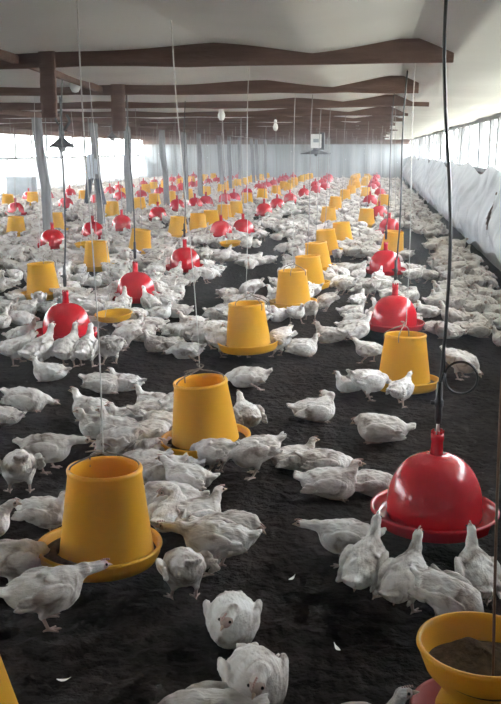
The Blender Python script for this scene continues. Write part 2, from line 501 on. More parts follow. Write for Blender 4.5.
ORD = 'first second third fourth fifth sixth seventh eighth ninth tenth eleventh twelfth thirteenth fourteenth fifteenth sixteenth seventeenth eighteenth nineteenth twentieth'.split()
ORD += ['twenty-' + w for w in ORD[:9]] + ['thirtieth'] + ['thirty-' + w for w in ORD[:9]]
LAND = []                                             # (x, y, phrase) for describing what stands by them

def cord(root, x0, z0, r, m, name='cord', dx=0.0, dy=0.0, sway=0.0, kinks=None):
    """cord from the thing up to the ceiling, in the thing's own frame (no tilt)"""
    X, Y = root.location.x, root.location.y
    zt = ceil_z(X + dx, Y + dy) + 0.01 - root.location.z
    bm = bmesh.new()
    pts = [(x0, 0, z0)] + (kinks or [])
    n = 5
    zs = pts[-1][2]; xs = pts[-1][0]; ys = pts[-1][1]
    for i in range(1, n + 1):
        t = i / n
        pts.append((xs + (dx - xs) * t + sway * math.sin(t * math.pi * 2), ys + (dy - ys) * t, zs + (zt - zs) * t))
    tube(bm, spline(pts, 4) if kinks or sway else pts, r, 6)
    return link_mesh(name, bm, m, root)

FEEDERS = []                                          # (x, y, kind, row, opts)
def feed_px(px, py, row, z=.11, **k): p = at(px, py, z); FEEDERS.append((p.x, p.y, 'Y', row, k))
def drink_px(px, py, row, **k): p = at(px, py, .12); FEEDERS.append((p.x, p.y, 'R', row, k))
# central yellow row
feed_px(-40, 738, 'Y1', tilt=(0, -8), dx=-0.05, pan=-.085)
feed_px(106.5, 545, 'Y1', dx=-0.03, tilt=(-1.5, 0), pan=-.026)
feed_px(207, 437, 'Y1', dx=-0.14, tilt=(1.5, -4))
feed_px(249, 342, 'Y1')
feed_px(293.5, 301, 'Y1', tilt=(0, -2))
feed_px(310, 283, 'Y1', tilt=(0, -4)); feed_px(319, 266, 'Y1', tilt=(0, -6)); feed_px(328, 250, 'Y1', tilt=(0, -6)); feed_px(343, 241, 'Y1', tilt=(0, -5))
feed_px(328, 222, 'Y1'); feed_px(335, 209, 'Y1'); feed_px(345, 200, 'Y1'); feed_px(351, 195, 'Y1'); feed_px(356, 190, 'Y1')
# right row
drink_px(434, 512, 'X', big=True)
feed_px(404, 379, 'X', z=.065, tilt=(-2, 0), dz=-.045)
drink_px(394, 324, 'X'); drink_px(385, 270, 'X', dx=.04); feed_px(391, 252, 'X', tilt=(3, 5)); drink_px(389, 232, 'X'); drink_px(379, 217, 'X')
feed_px(366, 224, 'X'); drink_px(370, 204, 'X'); feed_px(383, 206, 'X'); drink_px(380, 196, 'X'); feed_px(366, 197, 'X'); drink_px(372, 190, 'X')
# central red row
for p in ((67, 333), (136, 296), (185, 267), (221, 235), (243, 233), (264, 214), (277, 208), (290, 202), (304, 196), (316, 192), (325, 189)): drink_px(*p, 'R1')
# second yellow row
for p in ((44, 292, -3), (97, 265, 0), (139, 250, 6), (177, 234, 4), (198, 230, 0), (211, 226, 0), (224, 219, 0), (236, 215, 0), (247, 204, 0), (262, 199, 0), (276, 195, 0), (288, 192, 0)):
    feed_px(p[0], p[1], 'Y2', tilt=(0, p[2]))
# second red row
for p in ((53, 245), (93, 236), (122, 228), (158, 218), (177, 209), (195, 207), (206, 205), (225, 202), (234, 201), (247, 196), (262, 192)): drink_px(*p, 'R2')
# third yellow row and beyond
for p in ((16, 234), (56, 229), (112, 215), (140, 210), (155, 205), (171, 202), (188, 199), (206, 196), (222, 193)): feed_px(*p, 'Y3')
for p in ((16, 213), (66, 207), (97, 203), (120, 200), (141, 198), (160, 195)): drink_px(*p, 'R3')
for p in ((8, 206), (33, 203), (84, 201), (125, 198), (146, 193)): feed_px(*p, 'Y4')
for p in ((29, 200), (47, 198), (70, 196), (110, 194)): drink_px(*p, 'R4')

for row, kind, X, lo in (('Y1', 'Y', -.66, 34), ('R1', 'R', -1.95, 34), ('Y2', 'Y', -2.95, 32), ('R2', 'R', -3.75, 31.5), ('Y3', 'Y', -5.0, 31), ('R3', 'R', -6.35, 29.5),
                         ('Y4', 'Y', -7.3, 31), ('R4', 'R', -8.4, 30), ('X', 'R', .18, 34), ('X', 'Y', -.22, 35.2)):
    y = lo
    while y < 44.5:
        FEEDERS.append((X + random.uniform(-.12, .12), y, kind, row, {})); y += random.uniform(1.5, 2.0) * (1.5 if row == 'X' else 1)
ROWNAME = {'Y1': 'nearest yellow row', 'Y2': 'second yellow row', 'Y3': 'third yellow row', 'Y4': 'fourth yellow row',
           'R1': 'nearest red row', 'R2': 'second red row', 'R3': 'third red row', 'R4': 'fourth red row', 'X': 'mixed row by the right aisle'}
SHORT = dict(ROWNAME, X='right mixed row')
count = {}
special = {('Y1', 'Y', 0): 'yellow tube feeder cut off by the lower left corner of the photo',
           ('Y1', 'Y', 1): 'large yellow tube feeder standing nearest, white string rising from its wire handle',
           ('Y1', 'Y', 2): 'leaning yellow tube feeder with chickens packed along its side, behind the largest yellow feeder',
           ('X', 'R', 0): 'large glossy red bell drinker hanging nearest, black looped hose above it',
           ('X', 'Y', 0): 'yellow tube feeder with two chickens before it and red drinker right behind',
           ('R1', 'R', 0): 'red bell drinker ringed by four upright necks, left of the nearest tube feeders'}
for (x, y, kind, row, o) in sorted(FEEDERS, key=lambda t: t[1]):
    n = count.get((row, kind), 0); count[(row, kind)] = n + 1
    ordn = ORD[n]
    near = y < 16
    if kind == 'Y':
        root = empty('tube_feeder', (x, y, 0))
        props(root, special.get((row, kind, n), 'yellow tube feeder, %s from the front in the %s' % (ordn, ROWNAME[row])), 'feeder', 'yellow tube feeders hanging in rows')
        h, p = part('hopper', FM['hopper'], root), part('pan', FM['pan'], root)
        ps = [h, p]
        if y < 12: ps.append(part('feed', FM['feed'], p))
        if y < 9: ps.append(part('handle', FM['handle'], root))
        t = o.get('tilt', (random.uniform(-3, 3), random.uniform(-3, 3)))
        p.location.x = o.get('pan', 0)
        h.location.z = p.location.z = o.get('dz', 0)
        for q in (h, p):
            q.rotation_euler = (R(t[0]), R(t[1]), 0)
        if y < 9: ps[-1].rotation_euler = (R(t[0]), R(t[1]), random.uniform(0, 6) if y > 3.2 else 0)
        if y < 9: ps[-1].location.z = o.get('dz', 0)
        top = Vector((0, 0, .450)); top.rotate(Euler((R(t[0]), R(t[1]), 0)))
        cord(root, top.x, .448 + o.get('dz', 0) if y < 9 else .40, .0024 if y < 9 else .0035, M_STRING if y < 9 else M_GREYSTR, dx=o.get('dx', 0), sway=.006)
        LAND.append((x, y, 'the %s feeder of the %s' % (ordn, SHORT[row])))
    else:
        root = empty('bell_drinker', (x, y, 0))
        props(root, special.get((row, kind, n), 'red bell drinker, %s from the front in the %s' % (ordn, ROWNAME[row])), 'drinker', 'red bell drinkers hanging in rows')
        b = part('bell', DM['bell'], root); part('trough', DM['trough'], root)
        s = part('spout', DM['spout'], b)
        if o.get('big'):
            part('rod', DM['rod'], root); part('valve', DM['valve'], root)
            cord(root, 0, .61, .0062, M_HOSE, 'hose', dx=-.035, kinks=[(.004, 0, .68), (.010, -.01, .80), (.012, -.01, .88)], sway=.012)
            bm = bmesh.new()
            lp = [(.0, 0, .605), (.01, -.012, .66)] + [(.074 + .058 * math.cos(a), -.012 - .02 * math.sin(a * .5), .645 + .056 * math.sin(a)) for a in np.linspace(math.pi, 3.0 * math.pi, 18)] + [(.010, .0, .76)]
            tube(bm, spline(lp, 3), .0045, 6)
            link_mesh('hose_loop', bm, M_HOSE, root)['label'] = 'thin black hose coiled in a loop'
        else:
            if y < 12: part('valve', DM['valve'], root)
            cord(root, 0, .55 if y < 12 else .42, .0065 if y < 9 else .0055, M_HOSE if y < 12 else M_GREYSTR, 'hose', dx=o.get('dx', random.uniform(-.05, .05)), sway=.01)
        LAND.append((x, y, 'the %s drinker of the %s' % (ordn, SHORT[row])))

# loose shallow pans hung on strings
bm = bmesh.new()
lathe(bm, [(0, .0), (.16, .0), (.205, .02), (.225, .075), (.235, .08), (.233, .09), (.22, .088), (.20, .035), (.155, .012), (0, .012)], 48, closed=False)
PAN = link_mesh('hanging_pan', bm, M_YEL, do_link=False)
for k, (px, py, z, lab) in enumerate(((114, 315, .10, 'shallow yellow pan hung on a string between two red drinkers, no tube'),
                               (230.5, 243, .10, 'small shallow yellow pan before the pair of red drinkers'),
                               (86, 244, .15, 'shallow yellow pan hanging just behind a raised yellow feeder'))):
    p = at(px, py, z + .04)
    o = PAN.copy(); COL.objects.link(o)
    o.location = (p.x, p.y, z); o.rotation_euler = (R(4), R(-3), 0); o.scale = (.66, .66, .66)
    props(o, lab, 'pan', 'loose yellow pans')
    bm = bmesh.new()
    X, Y = p.x, p.y
    zt = (ceil_z(X, Y) - z) / .66
    for a in (0.3, 2.4, 4.5):
        tube(bm, [(.225 * math.cos(a), .225 * math.sin(a), .085), (0, 0, .40)], .003, 5)
    tube(bm, [(0, 0, .40), (0, 0, zt)], .0035, 5)
    link_mesh('string', bm, M_STRING, o)

# the open bowl of feed on a red dish, bottom right
p = at(482, 638, .27)
root = empty('feed_bowl', (p.x, p.y, 0))
props(root, 'yellow flared feed bowl heaped with brown meal, standing on a red dish', 'feeder')
bm = bmesh.new()
lathe(bm, [(.108, .062), (.106, .09), (.090, .13), (.092, .15), (.135, .20), (.156, .255), (.160, .262), (.158, .270), (.150, .270), (.146, .255), (.126, .207), (.080, .155), (.0, .150)], 56, closed=False)
link_mesh('bowl', bm, M_YEL, root)
bm = bmesh.new()
def heap(u, v):
    a, r = u * 2 * math.pi, v * .138
    h = .218 + .030 * (1 - v) + .010 * math.sin(a * 2 + 1) * v + .022 * math.exp(-((r * math.cos(a) + .03) ** 2 + (r * math.sin(a) - .055) ** 2) / .0016) - .012 * v * v
    h += .003 * math.sin(r * 160 + a * 5) * (1 - v)
    return (r * math.cos(a), r * math.sin(a), h)
grid(bm, 60, 16, heap)
bmesh.ops.remove_doubles(bm, verts=bm.verts, dist=1e-4)
link_mesh('feed', bm, M_FEED, root)
bm = bmesh.new()
lathe(bm, [(0, .0), (.12, .0), (.148, .012), (.160, .058), (.166, .064), (.163, .072), (.153, .070), (.140, .025), (.115, .014), (0, .014)], 48, closed=False)
props(link_mesh('red_dish', bm, M_DRED, None), 'dusty red dish under the yellow feed bowl', 'dish').location = (p.x - .005, p.y, 0.0)
for ch in root.children: ch.location.z = -0.012
# rope hanging in front of it
a, b = at_y(499.3, 440, 2.02), at_y(492, 716, 2.02)
rt = at_y(505, 60, 2.02)
bm = bmesh.new()
tube(bm, spline([(b.x, b.y, 0.0), (b.x, b.y, b.z), (a.x, a.y, a.z), (rt.x + .02, rt.y, 1.98)], 8), .0035, 6)
props(link_mesh('hanging_rope', bm, M_BROWN), 'thin brown rope hanging before the yellow feed bowl', 'rope')

# ------------------------------------------------------------------ lamps, brooder, box, clothes
def bulb(px, py, y, lab):
    q = at_y(px, py, y)
    root = empty('hanging_lamp', (q.x, q.y, q.z))
    props(root, lab, 'lamp', 'bulbs hanging from the ties')
    bm = bmesh.new(); lathe(bm, [(0, -.075), (.025, -.07), (.042, -.04), (.045, -.01), (.03, .03), (.02, .05), (0, .052)], 16, closed=False)
    link_mesh('bulb', bm, M_GLASS, root)
    bm = bmesh.new(); lathe(bm, [(0, .045), (.022, .045), (.024, .09), (.010, .105), (0, .105)], 14, closed=False)
    link_mesh('socket', bm, M_WHITEP, root)
    bm = bmesh.new(); tube(bm, [(0, 0, .1), (0, 0, ceil_z(q.x, q.y) - q.z + .01)], .006, 6)
    link_mesh('cord', bm, M_HOSE, root)
bulb(75, 83, 7.4, 'round white bulb hanging between the two short brown boards')
bulb(221.5, 114, 10.9, 'white bulb hanging under a tie above the middle rows')
bulb(275.5, 126, 15.5, 'small white bulb hanging under the far ties, near the brooder')

def cone_lamp(px, py, y, rad, lab, name, boxy):
    q = at_y(px, py, y)
    root = empty(name, (q.x, q.y, q.z))
    props(root, lab, 'lamp' if not boxy else 'heater')
    bm = bmesh.new()
    lathe(bm, [(rad, 0), (rad * .98, .012), (rad * .55, .05), (rad * .24, .09), (rad * .2, .10), (rad * .18, .088), (rad * .5, .042), (rad * .97, -.004)], 32)
    link_mesh('shade', bm, M_DARKM, root)
    bm = bmesh.new(); lathe(bm, [(0, -.055), (.03, -.045), (.045, -.01), (.04, .04), (0, .06)], 16, closed=False)
    link_mesh('bulb' if not boxy else 'burner', bm, M_DARKM if boxy else M_POST, root)
    bm = bmesh.new(); lathe(bm, [(rad * .2, .09), (rad * .2, .19), (rad * .12, .22), (0, .22)], 16, closed=False)
    if not boxy:
        tube(bm, spline([(0, 0, .2), (-.05, 0, .26), (-.04, 0, .33), (.02, 0, .36)], 4), .009, 6)
        tube(bm, spline([(.03, 0, .17), (.09, 0, .25), (.06, 0, .32)], 4), .014, 6)
    link_mesh('neck', bm, M_DARKM, root)
    if boxy:
        bm = bmesh.new(); box(bm, (-.13, -.16, .14), (.13, -.10, .46))
        bmesh.ops.bevel(bm, geom=bm.edges[:], offset=.012, segments=2)
        link_mesh('control_box', bm, M_WHITEP, root, False)['label'] = 'white box with small window'
        bm = bmesh.new(); box(bm, (-.06, -.168, .27), (.07, -.158, .35)); link_mesh('gauge', bm, M_GREYBOX, root, False)
        bm = bmesh.new(); box(bm, (.07, -.09, .1), (.2, .08, .5)); link_mesh('bracket', bm, M_DARKM, root, False)
    bm = bmesh.new(); tube(bm, [(0, 0, .2), (0, 0, ceil_z(q.x, q.y) - q.z + .01)], .008, 6)
    link_mesh('cord', bm, M_HOSE, root)
cone_lamp(62, 147, 9.3, .135, 'lamp with flat conical dark shade hanging before the bright left opening', 'brooder_lamp', False)
cone_lamp(316, 154, 22.5, .38, 'dark conical brooder with white control box hanging before the end wall', 'brooder', True)
cone_lamp(112, 138, 17, .10, 'small dark lamp hanging between two posts by the left opening', 'brooder_lamp', False)

q = at(23, 199, 0)
root = empty('metal_box', (q.x, q.y, 0)); props(root, 'pale grey metal box by the left wall behind the first post', 'box')
bm = bmesh.new(); box(bm, (-.42, -.2, .08), (.36, .25, .62)); bmesh.ops.bevel(bm, geom=bm.edges[:], offset=.015, segments=2); link_mesh('body', bm, M_GREYBOX, root, False)
bm = bmesh.new(); box(bm, (-.44, -.22, .62), (.38, .27, .66)); link_mesh('lid', bm, M_GREYBOX, root, False)
for sx in (-.36, .28):
    for sy in (-.15, .18):
        bm = bmesh.new(); box(bm, (sx, sy, -.02), (sx + .05, sy + .05, .09)); link_mesh('foot', bm, M_GREYBOX, root, False)

# work clothes hung on the second post
y = POST_Y[1] - .10
q0, q1 = at_y(87, 154, y), at_y(87, 203, y)
root = empty('work_clothes', (q0.x + .06, y, q1.z)); props(root, 'pale shirt and dark trousers hung on the second post', 'clothes')
hh = q0.z - q1.z
def cloth(bm, w0, w1, z0, z1, x0, x1, d, seed):
    nu, nv = 14, 8
    def fr(u, v, s):
        z = z0 + (z1 - z0) * v; w = w0 + (w1 - w0) * v; x = x0 + (x1 - x0) * v
        return (x + (u - .5) * w, s * d * math.sin(math.pi * min(max(u, .02), .98)) + .012 * math.sin(u * 17 + seed + v * 3), z + .01 * math.sin(u * 9 + seed))
    grid(bm, nu, nv, lambda u, v: fr(u, v, -1)); grid(bm, nu, nv, lambda u, v: fr(1 - u, v, .6))
    bmesh.ops.remove_doubles(bm, verts=bm.verts, dist=.004)
bm = bmesh.new(); cloth(bm, .12, .16, hh, hh * .5, 0, -.01, .05, 1); cloth(bm, .05, .05, hh * .9, hh * .6, .08, .10, .03, 3); link_mesh('shirt', bm, M_CLOTHL, root)
bm = bmesh.new(); cloth(bm, .13, .10, hh * .52, 0, -.02, -.10, .045, 5); cloth(bm, .10, .09, hh * .5, -.02, .12, .22, .04, 7); link_mesh('trousers', bm, M_CLOTHD, root)

# ------------------------------------------------------------------ chickens: one continuous body each, from a blended distance field
def surface_nets(f, o, h):
    s = f < 0
    nx, ny, nz = f.shape
    cnt = np.zeros((nx - 1, ny - 1, nz - 1), np.float32)
    acc = np.zeros((nx - 1, ny - 1, nz - 1, 3), np.float32)
    I, J, K = np.meshgrid(np.arange(nx - 1), np.arange(ny - 1), np.arange(nz - 1), indexing='ij')
    base = np.stack([I, J, K], -1).astype(np.float32)
    sl = lambda dx, dy, dz: (slice(dx, nx - 1 + dx), slice(dy, ny - 1 + dy), slice(dz, nz - 1 + dz))
    C = [(a, b, c) for a in (0, 1) for b in (0, 1) for c in (0, 1)]
    for p in C:
        for ax in range(3):
            if p[ax]: continue
            q = list(p); q[ax] = 1
            fa, fb = f[sl(*p)], f[sl(*q)]
            m = (fa < 0) != (fb < 0)
            t = np.where(m, fa / np.where(m, fa - fb, 1), 0)
            pos = base + np.array(p, np.float32)
            pos[..., ax] += t
            acc += pos * m[..., None]; cnt += m
    act = cnt > 0
    idx = -np.ones(cnt.shape, np.int64); idx[act] = np.arange(act.sum())
    V = acc[act] / cnt[act][:, None] * h + np.array(o, np.float32)
    Q = []
    for ax in range(3):
        a1, a2 = (ax + 1) % 3, (ax + 2) % 3
        sa = [slice(None)] * 3; sb = [slice(None)] * 3
        sa[ax] = slice(0, -1); sb[ax] = slice(1, None)
        A, B = s[tuple(sa)], s[tuple(sb)]
        e = np.argwhere(A != B)
        e = e[(e[:, a1] > 0) & (e[:, a2] > 0) & (e[:, a1] < f.shape[a1] - 1) & (e[:, a2] < f.shape[a2] - 1)]
        fl = A[e[:, 0], e[:, 1], e[:, 2]]
        def g(d1, d2):
            q = e.copy(); q[:, a1] -= d1; q[:, a2] -= d2
            return idx[q[:, 0], q[:, 1], q[:, 2]]
        q4 = np.stack([g(1, 1), g(0, 1), g(0, 0), g(1, 0)], 1)
        q4[~fl] = q4[~fl][:, ::-1]
        Q.append(q4)
    return V, np.concatenate(Q)

def rot_m(ry=0, rz=0, rx=0):
    return np.array(Euler((R(rx), R(ry), R(rz)), 'XYZ').to_matrix())

def smin(a, b, k):
    h = np.maximum(k - np.abs(a - b), 0) / k
    return np.minimum(a, b) - h * h * k * 0.25

def ell(P, c, r, M=None):
    q = P - np.array(c, np.float32)
    if M is not None: q = q @ M
    r = np.array(r, np.float32)
    k0 = np.linalg.norm(q / r, axis=-1); k1 = np.linalg.norm(q / (r * r), axis=-1) + 1e-9
    return k0 * (k0 - 1) / k1

def cap(P, a, b, ra, rb):
    a, b = np.array(a, np.float32), np.array(b, np.float32)
    d = b - a
    t = np.clip(((P - a) @ d) / (d @ d), 0, 1)
    return np.linalg.norm(P - a - t[..., None] * d, axis=-1) - (ra + (rb - ra) * t)

# pose: zc body height, pitch (deg, + = breast up), neck points, head direction, stance, wings (left, right) spread
POSES = {
    'alert':  dict(zc=.150, pitch=14, neck=[(.085, 0, .195), (.125, 0, .250), (.140, 0, .300)], hd=(1, 0, .25), legs='stand', wing=(0, 0), seed=1),
    'feed':   dict(zc=.160, pitch=-10, neck=[(.09, 0, .165), (.150, .01, .165), (.185, .02, .125)], hd=(.7, .1, -.7), legs='stand', wing=(.1, 0), seed=2),
    'reach':  dict(zc=.150, pitch=2, neck=[(.09, 0, .180), (.165, 0, .200), (.225, 0, .200)], hd=(1, 0, -.1), legs='stand', wing=(0, .1), seed=3),
    'sit':    dict(zc=.080, pitch=4, neck=[(.085, 0, .110), (.120, .005, .160), (.128, .005, .195)], hd=(1, .15, .0), legs='sit', wing=(.1, .15), seed=4),
    'tuck':   dict(zc=.085, pitch=8, neck=[(.070, 0, .130), (.115, .0, .145), (.135, -.01, .125)], hd=(.85, -.25, -.45), legs='sit', wing=(.25, .3), seed=5),
    'sprawl': dict(zc=.070, pitch=-3, neck=[(.09, 0, .085), (.150, .02, .075), (.185, .03, .050)], hd=(1, .2, -.25), legs='sprawl', wing=(.55, .25), seed=6),
    'preen':  dict(zc=.082, pitch=5, neck=[(.080, 0, .130), (.115, .035, .175), (.075, .075, .185)], hd=(-.6, .55, -.45), legs='sit', wing=(.4, .1), seed=7),
    'scruff': dict(zc=.155, pitch=-16, neck=[(.085, 0, .150), (.125, -.03, .120), (.140, -.04, .080)], hd=(.6, -.1, -.8), legs='stand', wing=(.45, .4), seed=8),
    'puff':   dict(zc=.100, pitch=16, neck=[(.080, 0, .160), (.140, 0, .200), (.176, -.012, .196)], hd=(.80, -.42, -.30), legs='none', wing=(.16, .20), seed=12, fluff=1, head=1.18),
    'walk':   dict(zc=.155, pitch=6, neck=[(.085, 0, .190), (.130, 0, .235), (.155, 0, .265)], hd=(1, 0, -.05), legs='walk', wing=(.05, .1), seed=9),
}

def chicken_field(P, po):
    r = random.Random(po['seed'])
    zc, B = po['zc'], rot_m(ry=-po['pitch'])
    def bp(x, y, z): return tuple(B @ np.array((x, y, z)) + np.array((0, 0, zc)))
    d = ell(P, bp(0, 0, 0), (.128, .082, .078), B)
    d = smin(d, ell(P, bp(.055, 0, -.012), (.078, .078, .074), B), .05)
    d = smin(d, ell(P, bp(-.095, 0, .018), (.066, .058, .050), B), .05)
    if po.get('fluff'):
        d = smin(d, ell(P, bp(.0, 0, -.005), (.115, .100, .088), B), .03)
        d = smin(d, ell(P, bp(.06, 0, -.045), (.062, .075, .055), B), .02)
    # tail feathers
    for a in (-1, -.35, .35, 1):
        d = smin(d, ell(P, bp(-.158, .022 * a, .040 + .006 * r.uniform(-1, 1)), (.046, .013, .010), B @ rot_m(ry=24 + r.uniform(-8, 8), rz=-14 * a)), .018)
    # wings with three feather tips each
    for s, w in ((1, po['wing'][0]), (-1, po['wing'][1])):
        yo = .080 + .035 * w
        WM = B @ rot_m(rz=-s * (3 + 26 * w), rx=s * (-12 - 30 * w), ry=8 - 6 * w)
        d = smin(d, ell(P, bp(.005, s * yo, .018 - .01 * w), (.088, .020, .046), WM), .006)
        for q in range(3):
            tip = bp(-.085 - .012 * q - .01 * w, s * (yo - .004 + .045 * w), .012 - .017 * q + .01)
            d = smin(d, ell(P, tip, (.048, .012, .013), WM @ rot_m(ry=r.uniform(-10, 16))), .005)
    # ruffled clumps
    for q in range(24):
        th, x = r.uniform(-1.9, 1.9), r.uniform(-.11, .09)
        rad = (1 - (x / .15) ** 2) ** .5
        c = bp(x, .080 * rad * math.sin(th), .076 * rad * math.cos(th))
        d = smin(d, ell(P, c, (.028, .016, .010), B @ rot_m(rx=-math.degrees(th), ry=r.uniform(4, 26), rz=r.uniform(-30, 30))), .011)
    # neck and head
    n = po['neck']
    d = smin(d, cap(P, n[0], n[1], .040, .026), .035)
    d = smin(d, cap(P, n[1], n[2], .026, .021), .008 if po.get('fluff') else .016)
    hd = Vector(po['hd']).normalized()
    HM = np.array(hd.to_track_quat('X', 'Z').to_matrix())
    hc = np.array(n[2]) + np.array(hd) * .014 + HM[:, 2] * .004
    d = smin(d, ell(P, hc, tuple(np.array((.030, .020, .0215)) * po.get('head', 1)), HM), .010)
    skin = ell(P, hc + HM[:, 0] * .014, (.022, .0285, .021) if po.get('fluff') else (.020, .0222, .017), HM)
    # feathering
    x, y, z = P[..., 0], P[..., 1], P[..., 2]
    d = d + .0016 * np.sin(95 * x + 20 * np.sin(40 * y)) * np.sin(130 * y + 60 * z) + .0019 * np.sin(60 * x - 50 * z + 1) * np.sin(75 * y + 45 * x)
    # legs
    lg = None
    def add(v):
        nonlocal lg
        lg = v if lg is None else np.minimum(lg, v)
    def foot(fx, fy, s, yaw=0):
        for a, L in ((0, .050), (34, .042), (-34, .042), (180, .020)):
            aa = R(a + yaw)
            add(cap(P, (fx, fy, .008), (fx + L * math.cos(aa), fy + L * math.sin(aa), .005), .0062, .0040))
    if po['legs'] in ('stand', 'walk'):
        for s in (1, -1):
            st = (.045 * s if po['legs'] == 'walk' else .012 * s)
            hip = bp(.005 + st * .3, .045 * s, -.045)
            hock = (-.022 + st, .050 * s, .070 + (.012 if st < -.02 else 0))
            ft = (.006 + st * 1.5, .052 * s, .012)
            d = smin(d, cap(P, hip, hock, .040, .013), .022)
            add(cap(P, hock, ft, .0085, .0070)); foot(ft[0], ft[1], s, s * 8)
    elif po['legs'] == 'sit':
        for s in (1, -1):
            foot(.055, .045 * s, s, s * 10); add(cap(P, (.0, .045 * s, .012), (.055, .045 * s, .010), .008, .007))
    elif po['legs'] == 'none':
        add(cap(P, (0, .04, .03), (.04, .04, .02), .008, .007))
    else:
        add(cap(P, (-.04, .075, .030), (-.11, .125, .014), .009, .007)); foot(-.11, .125, 1, 150)
        add(cap(P, (.02, -.05, .014), (.09, -.06, .010), .008, .007)); foot(.09, -.06, -1, -10)
    skin = np.minimum(skin, lg - .0015)
    d = smin(d, lg, .010)
    return d, skin, hc, HM

def chicken_mesh(name, po, h, legs=True):
    lo = np.array((-.235, -.185, -.012)); hi = np.array((.30, .185, .345))
    n = np.ceil((hi - lo) / h).astype(int) + 1
    ax = [lo[i] + h * np.arange(n[i]) for i in range(3)]
    G = np.stack(np.meshgrid(*ax, indexing='ij'), -1).astype(np.float32)
    d, skin, hc, HM = chicken_field(G, po)
    if h > .010: d = d - h * .10
    if po['legs'] in ('sit', 'sprawl', 'none'): d = np.maximum(d, -(G[..., 2] + .004))
    V, Q = surface_nets(d.astype(np.float32), lo, h)
    # which faces are bare skin
    fc = V[Q].mean(1)
    _, sk, _, _ = chicken_field(fc[None].astype(np.float32), po)
    mi = (sk[0] < .0015).astype(np.int32)
    return V, Q, mi, hc, HM

def to_mesh(name, V, Q, mi):
    me = bpy.data.meshes.new(name)
    me.vertices.add(len(V)); me.vertices.foreach_set('co', V.astype(np.float32).ravel())
    me.loops.add(Q.size); me.loops.foreach_set('vertex_index', Q.astype(np.int32).ravel())
    me.polygons.add(len(Q))
    me.polygons.foreach_set('loop_start', np.arange(0, Q.size, 4, dtype=np.int32))
    me.materials.append(M_PLUME); me.materials.append(M_SKIN)
    me.polygons.foreach_set('material_index', mi.astype(np.int32))
    me.polygons.foreach_set('use_smooth', np.ones(len(Q), bool))
    me.update(); me.validate()
    return me

bm = bmesh.new()
for zz, sgn in ((.0, 1), (-.0035, -1)):
    pass
lathe(bm, [(0, 0), (.0085, .0), (.0075, .008), (.0045, .016), (.0012, .023), (0, .0235)], 10, closed=False)
for v in bm.verts:                                     # along +X, hooked tip
    x, y, z = v.co.z, v.co.y * .8, v.co.x
    v.co = (x, y, z - 14 * x * x * .35)
BEAK = link_mesh('beak', bm, M_BEAK, do_link=False)
bm = bmesh.new(); bmesh.ops.create_uvsphere(bm, u_segments=10, v_segments=8, radius=.0055); EYE = link_mesh('eye', bm, M_EYE, do_link=False)
bm = bmesh.new()
for k in range(5):
    c = Vector((-.012 + .008 * k, 0, .003 + (.002 if k in (1, 2, 3) else 0)))
    tube(bm, [c + Vector((0, 0, -.006)), c + Vector((0, 0, -.001)), c + Vector((.001, 0, .0015))], [.0036, .0034, .0018], 6)
COMB = link_mesh('comb', bm, M_COMB, do_link=False)

BS = 0.80
PROTO, MIDM, LOWM, FARM = {}, {}, {}, {}
for pn, po in POSES.items():
    V, Q, mi, hc, HM = chicken_mesh(pn, po, .0052)
    root = bpy.data.objects.new('chicken', to_mesh('chicken_' + pn, V, Q, mi))
    X, Yv, Z = (Vector(HM[:, i]) for i in range(3))
    hc = Vector(hc)
    kids = []
    m3 = Matrix((X, Yv, Z)).transposed()
    for nm, src, off in (('beak', BEAK, (X * .026 - Z * .003) * po.get('head', 1)), ('eye', EYE, (X * .014 + Yv * .0180 + Z * .006) * po.get('head', 1)), ('eye', EYE, (X * .014 - Yv * .0180 + Z * .006) * po.get('head', 1)), ('comb', COMB, (X * .010 + Z * .0205) * po.get('head', 1))):
        o = src.copy(); o.name = nm
        o.parent = root
        o.matrix_parent_inverse = Matrix()
        o.matrix_basis = Matrix.Translation(hc + off) @ m3.to_4x4()
        kids.append(o)
    PROTO[pn] = (root, kids)
    V, Q, mi, *_ = chicken_mesh(pn, po, .0078); MIDM[pn] = to_mesh('chicken_mid_' + pn, V, Q, mi)
    LOWM[pn] = chicken_mesh(pn, po, .017)[:3]
    FARM[pn] = chicken_mesh(pn, po, .026)[:3]

def place(x, y, heading, pose, sc, label=None, group=None, detailed=True):
    root, kids = PROTO[pose]
    o = root.copy(); COL.objects.link(o)
    if not detailed: o.data = MIDM[pose]
    o.location = (x, y, -0.004); o.rotation_euler = (0, 0, R(heading)); o.scale = (sc * BS, sc * BS, sc * BS)
    if detailed:
        for k in kids:
            c = k.copy(); c.parent = o; c.matrix_parent_inverse = Matrix(); c.matrix_basis = k.matrix_basis.copy()
            COL.objects.link(c)
    props(o, label, 'chicken', group)
    return o

